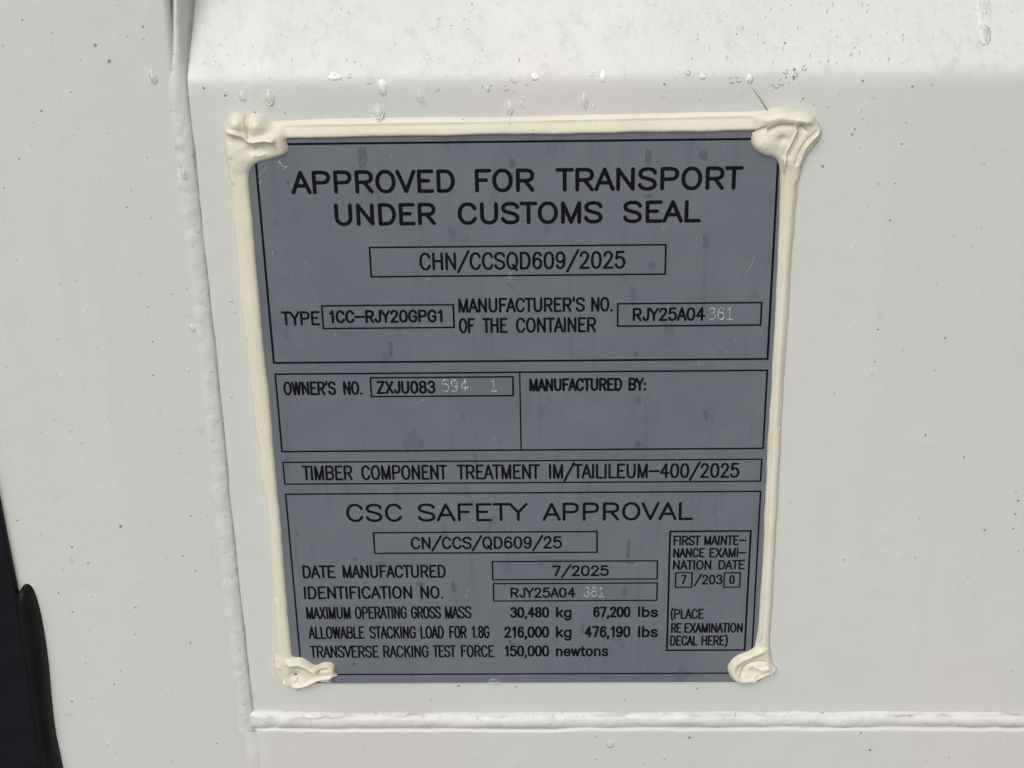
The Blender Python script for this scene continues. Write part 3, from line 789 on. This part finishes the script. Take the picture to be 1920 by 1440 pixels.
def sealant_h(X, Z):
    def near(poly, m=8 * MM):
        xs_ = [p[0] for p in poly]; zs_ = [p[1] for p in poly]
        return X.max() > min(xs_) - m and X.min() < max(xs_) + m and Z.max() > min(zs_) - m and Z.min() < max(zs_) + m
    wob = 0.22 * MM * vnoise(X, Z, 75, 13) + 0.14 * MM * vnoise(X, Z, 170, 3) + 0.06 * MM * vnoise(X, Z, 420, 4)
    hs_ = [np.full(X.shape, -2 * MM)]
    for i, p in enumerate(BEADS):
        if not near(p): continue
        d = sdpoly(p, X, Z) + wob
        h = prof_h(d, 2.35 * MM, 0.75 * MM)
        if i == 0: # the bead climbs from the sheet onto the plate
            up = np.clip((at(960, 222, SY)[2] + (0.000) - Z) / (6 * MM), 0, 1)
            h = prof_h(d, 2.35 * MM, 0.6 * MM) * (0.45 + 0.78 * up)
            h = h + ridge([(520, 233.5), (994, 226), (1440, 216)], X, Z, 0.45, 0.7) * (d > 0)
        if i == 2:
            h = h + (ridge([(1466, 330), (1461, 470), (1455, 620), (1444, 800), (1433, 1050), (1424, 1200)], X, Z, 0.45, 0.6) - ridge([(1473, 330), (1468, 470), (1461, 620), (1450, 800), (1439, 1050), (1430, 1200)], X, Z, 0.25, 0.5) + ridge([(1494, 345), (1486, 450), (1473, 620), (1462, 800)], X, Z, -0.5, 0.9)) * (d > 0)
        if i == 1:
            h = h - ridge([(436, 350), (448, 460), (462, 600), (480, 770), (500, 950), (516, 1120)], X, Z, 0.7, 1.2) * (d > 0)
        hs_.append(h)
    for i, p in enumerate(BLOBS):
        if not near(p): continue
        d = sdpoly(p, X, Z) + wob
        on = np.clip(d / (0.5 * MM), 0, 1)
        if i == 0:
            h = prof_h(d, 3.4 * MM, 1.1 * MM)
            f = bump_at(443, 228, X, Z, 2.4, 3.6, 3.2) + bump_at(482, 232, X, Z, 2.2, 2.8, 3.4) - ridge([(462, 222), (465, 240), (468, 256)], X, Z, 1.4, 0.6)
            f = f + ridge([(424, 243), (440, 246), (458, 253), (468, 262), (480, 262), (497, 257), (512, 259)], X, Z, 1.7, 1.1) + ridge([(512, 260), (530, 272), (536, 283)], X, Z, 1.0, 2.0)
            f = f + ridge([(476, 261), (490, 258), (508, 258)], X, Z, 0.7, 0.45)
            f = f - bump_at(480, 279, X, Z, 1.5, 4.2, 1.9) - bump_at(450, 262, X, Z, 1.0, 4.0, 2.2) + ridge([(479, 288), (487, 290), (496, 287)], X, Z, 0.6, 0.5) - bump_at(479.5, 279, X, Z, 0.7, 0.45)
            f = f - ridge([(432, 300), (432, 345)], X, Z, 0.8, 1.0)
        elif i == 1:
            h = prof_h(d, 3.2 * MM, 1.0 * MM)
            f = ridge([(1440, 221), (1465, 214), (1490, 219), (1512, 222)], X, Z, 2.0, 2.4) - ridge([(1414, 247), (1425, 241), (1434, 237.5)], X, Z, 1.6, 0.5)
            f = f - ridge([(1441, 242), (1453, 235.5), (1468, 233), (1485, 233)], X, Z, 1.8, 0.65)
            f = f + bump_at(1432, 266, X, Z, 1.9, 5.5, 4.2) + ridge([(1493, 243), (1486, 259), (1475, 280), (1470, 298), (1467, 345)], X, Z, 1.9, 0.55) - ridge([(1502, 236), (1494, 252), (1484, 272), (1476, 288)], X, Z, 1.9, 1.3)
            f = f - bump_at(1467, 258, X, Z, 1.2, 1.9, 1.5) + ridge([(1536, 246), (1518, 264), (1505, 282), (1498, 310)], X, Z, 0.9, 0.7) - ridge([(1529, 246), (1512, 262), (1499, 282), (1493, 305)], X, Z, 0.8, 0.6)
            f = f + ridge([(1500, 218), (1524, 224), (1536, 238)], X, Z, 0.7, 1.2) - ridge([(1503, 236), (1510, 244)], X, Z, 0.9, 0.5)
        elif i == 2:
            h = prof_h(d, 2.6 * MM, 0.9 * MM)
            f = ridge([(545, 1242), (560, 1240), (575, 1247), (590, 1253)], X, Z, 2.2, 1.6) + ridge([(590, 1252), (604, 1246), (620, 1245), (626, 1256)], X, Z, 1.9, 0.8)
            f = f - ridge([(588, 1259), (605, 1253), (618, 1252)], X, Z, 1.2, 0.6) - bump_at(556, 1266, X, Z, 1.5, 3.0, 2.0) + ridge([(535, 1276), (548, 1284), (562, 1286), (580, 1279), (598, 1270), (620, 1268)], X, Z, 1.3, 0.7)
            f = f + ridge([(521, 1250), (526, 1268), (540, 1281)], X, Z, 0.9, 1.0) - ridge([(565, 1288), (585, 1284), (600, 1279)], X, Z, 1.0, 0.5) - bump_at(556, 1279, X, Z, 0.8, 0.6)
        else:
            h = prof_h(d, 2.7 * MM, 0.9 * MM)
            f = ridge([(1430, 1215), (1410, 1226), (1388, 1234), (1374, 1247), (1375, 1265), (1392, 1276), (1412, 1272)], X, Z, 1.5, 1.5)
            f = f - ridge([(1391, 1262), (1396, 1248), (1412, 1240), (1432, 1240)], X, Z, 1.3, 0.8) - bump_at(1415, 1256, X, Z, 1.0, 3.2, 2.2)
            f = f + ridge([(1416, 1249), (1430, 1254), (1440, 1247), (1446, 1258)], X, Z, 1.7, 0.5) + ridge([(1412, 1276), (1432, 1266), (1452, 1257)], X, Z, 0.9, 0.6) + bump_at(1402, 1264, X, Z, 0.9, 2.5, 2)
        if i == 0: fade = np.clip((px_z(450, 300) - Z) / (9 * MM), 0, 1) + np.clip((X - px_x(520, 245)) / (6 * MM), 0, 1)
        elif i == 1: fade = np.clip((px_z(1480, 292) - Z) / (11 * MM), 0, 1) + np.clip((px_x(1425, 230) - X) / (4 * MM), 0, 1) * (Z > px_z(1415, 246))
        elif i == 2: fade = np.clip((Z - px_z(530, 1240)) / (5 * MM), 0, 1)
        else: fade = np.clip((Z - px_z(1430, 1222)) / (4 * MM), 0, 1)
        fade = np.clip(fade, 0, 1); fade = fade * fade * (3 - 2 * fade)
        h = h * (1 - fade) + (prof_h(d, 2.2 * MM, 0.75 * MM) - 1.0 * MM) * fade
        f = f * (1 - fade * (0.5 if i == 1 else 1))
        f = f + (0.4 if i >= 2 else 0.2) * MM * vnoise(X, Z, 230, 9) + 0.09 * MM * vnoise(X, Z, 700, 2)
        hs_.append(h + f * on)
    hs_ = [hs_[0]] + [h + 0.12 * MM * vnoise(X, Z, 90, 31) * (h > 0.3 * MM) for h in hs_[1:]]
    # smooth union
    k_ = 0.35 * MM
    s_ = np.zeros(X.shape); mx = np.maximum.reduce(hs_)
    for h in hs_: s_ = s_ + np.exp(np.clip((h - mx) / k_, -30, 0))
    return mx + k_ * np.log(s_) * np.clip(mx / (1 * MM), 0, 1)
def sstain_shade(X, Z, H):
    s_ = np.zeros(X.shape)
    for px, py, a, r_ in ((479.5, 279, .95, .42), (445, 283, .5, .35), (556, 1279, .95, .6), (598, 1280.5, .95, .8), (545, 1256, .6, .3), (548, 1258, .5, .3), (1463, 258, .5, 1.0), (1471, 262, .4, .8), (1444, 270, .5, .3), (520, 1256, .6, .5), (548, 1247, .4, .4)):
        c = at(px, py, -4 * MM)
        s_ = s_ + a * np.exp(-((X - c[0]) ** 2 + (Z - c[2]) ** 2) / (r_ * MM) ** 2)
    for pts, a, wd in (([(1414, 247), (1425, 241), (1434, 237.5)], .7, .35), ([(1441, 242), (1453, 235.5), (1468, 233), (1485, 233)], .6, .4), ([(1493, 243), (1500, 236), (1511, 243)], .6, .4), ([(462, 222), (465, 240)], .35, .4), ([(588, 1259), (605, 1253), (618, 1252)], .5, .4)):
        s_ = s_ + a * np.exp(-(dline(pw(pts, -4 * MM), X, Z) / (wd * MM)) ** 2)  # shade in the sealant folds, darkened into the colour
    # darker tint along the thin outer margin on the sheet
    s_ = s_ + 0.35 * np.exp(-((H - 0.25 * MM) / (0.3 * MM)) ** 2) * (np.abs(X) > HW + 2 * MM)
    return np.clip(s_, 0, 1)
def px_x(px, py): return at(px, py, SY)[0]
def px_z(px, py): return at(px, py, SY)[2]
put = lambda U, V, H: (U, -H, V)
RS = 0.25 * MM
xa_, xb_ = px_x(556, 250), px_x(1400, 235)
za_, zb2_ = px_z(450, 340), px_z(530, 1205)
zc_, zd_ = px_z(1480, 340), px_z(1430, 1195)
seals = [
    ('sealant_bead', xa_, xb_, px_z(960, 270), px_z(960, 200), 'cream bead along the top of the plate'),
    ('sealant_bead', px_x(426, 330) - 1 * MM, px_x(556, 1230), zb2_, za_, 'cream bead down the left side'),
    ('sealant_bead', px_x(1405, 1230), px_x(1510, 330), zd_, zc_, 'cream bead down the right side'),
    ('sealant_blob', px_x(412, 260), xa_, za_, px_z(480, 200), 'lumpy folded blob on the upper left corner'),
    ('sealant_blob', xb_, px_x(1552, 250), zc_, px_z(1480, 192), 'wide smeared blob on the upper right corner'),
    ('sealant_blob', px_x(500, 1260), px_x(648, 1260), px_z(560, 1306), zb2_, 'ragged blob on the lower left corner'),
    ('sealant_blob', px_x(1355, 1260), px_x(1468, 1260), px_z(1400, 1292), zd_, 'swirled round blob on the lower right corner')]
for nm, u0, u1, v0, v1, lab in seals:
    tag(hfield(nm, u0, u1, v0, v1, RS, sealant_h, M_caulk, plate, put, lim=-0.25 * MM, attrf={'stain_shade': sstain_shade}), lab)

# ------------------------------------------------------------------ specks of dirt on the paint
def surf_y(x, z):
    if x < XP - 3 * MM: return -PP
    if z < ZR - 1.5 * MM: return -PR
    return float(ypanel(z))
def at_surf(px, py):
    y = 0.0
    for _ in range(14):
        p = at(px, py, y); y = 0.5 * y + 0.5 * surf_y(p[0], p[2])
    return at(px, py, y)
class Specks:
    def __init__(s): s.V = []; s.F = []
    def add(s, px, py, wpx, hpx, ang=0.0):
        p = at_surf(px, py)
        y = surf_y(p[0], p[2]) - 0.00003
        n = 7; i0 = len(s.V)
        sl = 0.0 if p[2] < ZB else SLOPE
        near = abs(p[2] - ZB) < 6 * MM
        ca, sa = math.cos(ang), math.sin(ang)
        s.V.append((p[0], y - 0.0001, p[2]))
        for k in range(n):
            a = 2 * math.pi * k / n; q = rnd.uniform(0.65, 1.15)
            u = wpx * .5 * .19 * MM * q * math.cos(a); v = hpx * .5 * .22 * MM * q * math.sin(a)
            dx, dz = u * ca - v * sa, u * sa + v * ca
            s.V.append((p[0] + dx, float(surf_y(p[0] + dx, p[2] + dz)) - (0.00008 if near else 0.00001), p[2] + dz))
        for k in range(n): s.F.append((i0, i0 + 1 + (k + 1) % n, i0 + 1 + k))
    def build(s, name, mat, parent): return meshobj(name, s.V, s.F, mat, parent, True)
S1, S2 = Specks(), Specks()
known = [(42, 37, 5), (268, 50, 7), (179, 85, 8), (205, 115, 9), (133, 173, 5), (78, 208, 5), (36, 298, 5), (382, 165, 7), (422, 179, 7), (478, 211, 6), (534, 212, 8),
         (226, 987, 8), (135, 1026, 5), (165, 1056, 5), (343, 1043, 6), (367, 1070, 6), (358, 968, 6), (136, 1147, 5), (254, 1139, 6), (254, 1189, 5), (357, 1205, 6), (214, 1283, 5), (135, 1315, 7), (406, 1394, 6), (323, 1427, 5), (77, 1003, 3), (33, 976, 6),
         (1711, 162, 6), (1506, 185, 5), (1526, 197, 4), (1474, 145, 5), (1618, 151, 5), (1699, 230, 4), (1598, 252, 5), (1691, 270, 5), (1678, 344, 4), (1669, 413, 5), (1543, 312, 6), (1472, 80, 5), (1646, 618, 6), (1640, 678, 5), (1635, 702, 4), (1772, 634, 5), (1735, 816, 6), (1807, 857, 6), (1846, 994, 7), (1909, 939, 6), (1903, 964, 6), (1900, 991, 6), (1584, 1050, 4), (1724, 972, 4), (1790, 1190, 3), (1899, 1259, 6), (1609, 1210, 7),
         (1118, 1382, 5), (1293, 1383, 9), (1614, 1372, 6), (1631, 1406, 8), (1117, 1424, 4), (860, 1286, 8), (808, 1313, 4), (968, 1288, 6), (1307, 1291, 6), (1208, 1432, 4), (1246, 158, 6), (1488, 146, 7), (1490, 130, 7),
         (885, 8, 7), (847, 48, 5), (870, 36, 5), (990, 37, 4), (916, 72, 4), (905, 93, 5), (985, 99, 4), (651, 112, 4), (851, 211, 4), (820, 206, 5), (745, 197, 6), (639, 187, 4), (638, 164, 4), (597, 163, 3), (1043, 187, 4)]
for x, y, s_ in known:
    S1.add(x, y, s_, s_ * rnd.uniform(.6, 1.0), rnd.uniform(-.8, .8))
for x, y in ((629, 149), (655, 147), (693, 158), (717, 179), (790, 193), (949, 171), (965, 156), (1003, 151), (1131, 150), (1110, 144), (1290, 141), (1318, 149), (1372, 157), (1406, 157), (1473, 139), (1492, 144), (1508, 132), (1243, 184), (1205, 144), (1455, 166), (1465, 161), (454, 190), (504, 193), (820, 172), (331, 196), (362, 110), (1385, 155), (1183, 141)):
    S1.add(x - 2.5, y - 1.5, 7, 2.0, -0.75); S1.add(x + 2.5, y - 1.5, 7, 2.0, 0.75)
    S2.add(x + rnd.uniform(-7, 7), y - rnd.uniform(5, 12), rnd.uniform(5, 12), 2.5, rnd.uniform(-.9, .9))
S3 = Specks()
for x, y, a_, b_ in ((380, 810, 20, 18), (135, 1052, 12, 20), (413, 84, 14, 10), (1650, 590, 14, 22), (1480, 940, 9, 8), (640, 60, 20, 16), (1225, 75, 14, 22), (1550, 130, 10, 14), (130, 1340, 26, 10), (300, 770, 10, 12)): S3.add(x, y, a_, b_)
def free(x, y): return not (405 < x < 1560 and 196 < y < 1300)
cnt = 0
while cnt < 560:
    x, y = rnd.uniform(0, 1920), rnd.uniform(0, 1440)
    if y > 900 and x < (y - 900) * 0.25 + 40: continue
    if not free(x, y): continue
    if y < 135 and rnd.random() > 0.9: continue
    if y > 300 and x > 1500 and rnd.random() < 0.55: continue
    if 1312 < y < 1382 and x > 450: continue
    s_ = rnd.choice([1.6, 2, 2.2, 2.6, 3, 4])
    (S2 if rnd.random() < 0.82 else S1).add(x, y, s_, s_ * rnd.uniform(.7, 1.5), rnd.uniform(-.8, .8)); cnt += 1
for _ in range(110):
    S2.add(rnd.uniform(370, 1700), rnd.uniform(4, 122), rnd.uniform(2, 4), rnd.uniform(3, 9), rnd.uniform(-.5, .2))
for _ in range(45):
    S1.add(rnd.uniform(370, 1700), rnd.uniform(4, 122), rnd.uniform(1.5, 3), rnd.uniform(2, 6), rnd.uniform(-.7, .3))
tag(S1.build('dirt_specks', M_speck, door), kind='stuff')
M_fmark, _nt, _p = newmat('dried_drop_mark', (0.53, 0.525, 0.51), 0.6, 0.3)
tag(S3.build('dried_drop_marks', M_fmark, door), kind='stuff')
tag(S2.build('faint_dirt_specks', M_fspeck, door), kind='stuff')

# thin dark bristle stuck under the sealant of the top right corner
V = []; F = []
pts = smooth_pts([(1409, 164), (1417, 173), (1427, 188), (1434, 199), (1441, 210)], 1)
for i, (px, py) in enumerate(pts):
    p = at(px, py, -0.4 * MM); t = i / (len(pts) - 1); rr = (0.06 + 0.28 * t) * MM
    for k in range(6):
        a = k * math.pi / 3
        V.append((p[0] + rr * math.cos(a), -0.3 * MM + rr * math.sin(a) * 0.6, p[2]))
for i in range(len(pts) - 1):
    for k in range(6): F.append((i * 6 + k, i * 6 + (k + 1) % 6, (i + 1) * 6 + (k + 1) % 6, (i + 1) * 6 + k))
o = meshobj('bristle', V, F, M_speck, None, True, loc=tuple(at(1425, 187)))
tag(o, 'short dark bristle running into the sealant at the upper right corner', 'bristle')

# ------------------------------------------------------------------ rain drops
def drop(px, py, wpx, hpx, label, y=None, group='rain drops clinging to the container', hgt=0.55, taper=0.35, name='water_drop', lean=0.0, mat=None):
    p = at_surf(px, py) if y is None else at(px, py, y)
    sy = (lambda x, z: surf_y(x, z)) if y is None else (lambda x, z: y)
    W2, H2 = wpx * .5 * .19 * MM, hpx * .5 * .215 * MM
    V = []; F = []; NR, NA = 14, 40
    c = (p[0], sy(p[0], p[2]), p[2])
    for i in range(NR + 1):
        r_ = math.sin(math.pi / 2 * i / NR)
        for k in range(NA):
            a = 2 * math.pi * k / NA
            u, v = r_ * math.cos(a), r_ * math.sin(a)
            fx = 1 - taper * max(0, v) * 0.9
            x = p[0] + u * W2 * fx * (1 + .06 * math.sin(2 * a + px)) + lean * v * H2; z = p[2] + v * H2
            hh = hgt * 2 * W2 * math.sqrt(max(0, 1 - r_ * r_)) * (1 - 0.62 * v)
            V.append((x, sy(x, z) - hh + (0.00003 if i == NR else -0.00004), z))
    for i in range(NR):
        for k in range(NA):
            F.append((i * NA + k, i * NA + (k + 1) % NA, (i + 1) * NA + (k + 1) % NA, (i + 1) * NA + k)[::-1])
    F.append(tuple(range(NA))[::-1])
    F.append(tuple(NR * NA + k for k in range(NA)))
    F = [f[::-1] for f in F]
    o = meshobj(name, V, F, mat or M_water, None, True, loc=c)
    for pl in o.data.polygons:
        if len(pl.vertices) > 4: pl.use_smooth = False
    return tag(o, label, 'water drop', group)
GS = 'small rain drops on the white paint'
drop(709.6, 209.6, 23, 30, 'widest rain drop, resting just above the top sealant and right below a pointed drop', taper=.5)
drop(717, 164, 18, 28, 'pointed rain drop just under the bend, above the widest drop', hgt=.3, taper=-.6)
drop(788, 182, 15, 28, 'long slanting rain drop right of the widest one, above the top sealant', lean=-.25, hgt=.34)
drop(955, 200.5, 14, 24, 'oval rain drop touching the middle of the top sealant')
drop(1095, 187, 14, 26, 'bright teardrop right of the middle above the top sealant')
drop(1112, 197, 7, 8, 'tiny round drop just right of the bright teardrop', taper=0)
drop(504.7, 182, 18, 28, 'oval rain drop above the upper left sealant blob')
drop(454.7, 181, 13, 20, 'faint rain drop between the upright weld and the oval drop', hgt=.3)
drop(286, 142, 14, 25, 'rain drop left of the upright weld near the top', lean=-.12)
drop(914.5, 166, 7, 10, 'little drop just below the bend, left of the picture middle', taper=0)
drop(361, 613.5, 12, 14, 'round drop left of the upright weld, level with the TYPE line', taper=0)
drop(418, 916, 12, 20, 'rain drop on the upright weld, level with the TIMBER line')
drop(345, 323, 12, 24, 'long drop on the upright weld beside the upper left sealant blob', y=-2.2 * MM)
drop(958, 526, 19, 32, 'large clear drop hanging below the middle of the frame round the customs number', y=PY, taper=.45, hgt=.26)
drop(804, 525, 9, 11, 'small drop below the left part of the frame round the customs number', y=PY, taper=0, hgt=.3)
drop(794, 751, 9, 7, "tiny drop below the owner's number frame on the plate", y=PY, taper=0, hgt=.3)
drop(926, 1277, 26, 14, 'flat wide drop hanging on the bottom edge of the plate', y=PY, taper=0, hgt=.2)
drop(1246, 1419, 8, 9, 'small round drop on the bottom rail right of the middle', taper=0)
drop(473, 1301, 7, 7, 'tiny drop at the lower end of the upright weld', taper=0, y=-1 * MM)
drop(1144, 1395, 18, 20, 'squarish flat drop on the bottom rail under the word newtons', taper=-.2, hgt=.16)
drop(201, 1395, 7, 9, 'small drop low on the left post near the black rubber lip', taper=0)
drop(1846, 66, 26, 28, 'heavy drop at the end of a water run near the upper right corner', hgt=.2, taper=-.1, mat=M_dwater)
o = drop(1845, 18, 26, 80, 'long water run down the sloping sheet at the upper right corner', hgt=.03, taper=0, name='water_run', mat=M_dwater)
drop(627.6, 143, 30, 12, 'flat wide drop sitting on the bend, left of the pointed drop', taper=0, hgt=.16)
drop(1003, 144, 20, 12, 'flat drop hanging on the bend near the middle', taper=0, hgt=.14)
drop(1130.7, 143, 13, 22, 'drop hanging on the bend right of the middle', hgt=.22)
drop(1406, 145, 14, 14, 'drop on the bend above the dark bristle', hgt=.2)
drop(1318, 142, 12, 12, 'drop on the bend left of the one above the bristle', hgt=.2)
for px, py in ((331, 187), (433, 563), (353, 694), (433, 742), (976, 192), (982, 183), (980, 199), (1551, 198), (440, 584)):
    drop(px, py, rnd.uniform(4.5, 6.5), rnd.uniform(5, 8), 'pinhead rain drop on the white paint', group=GS, taper=0)
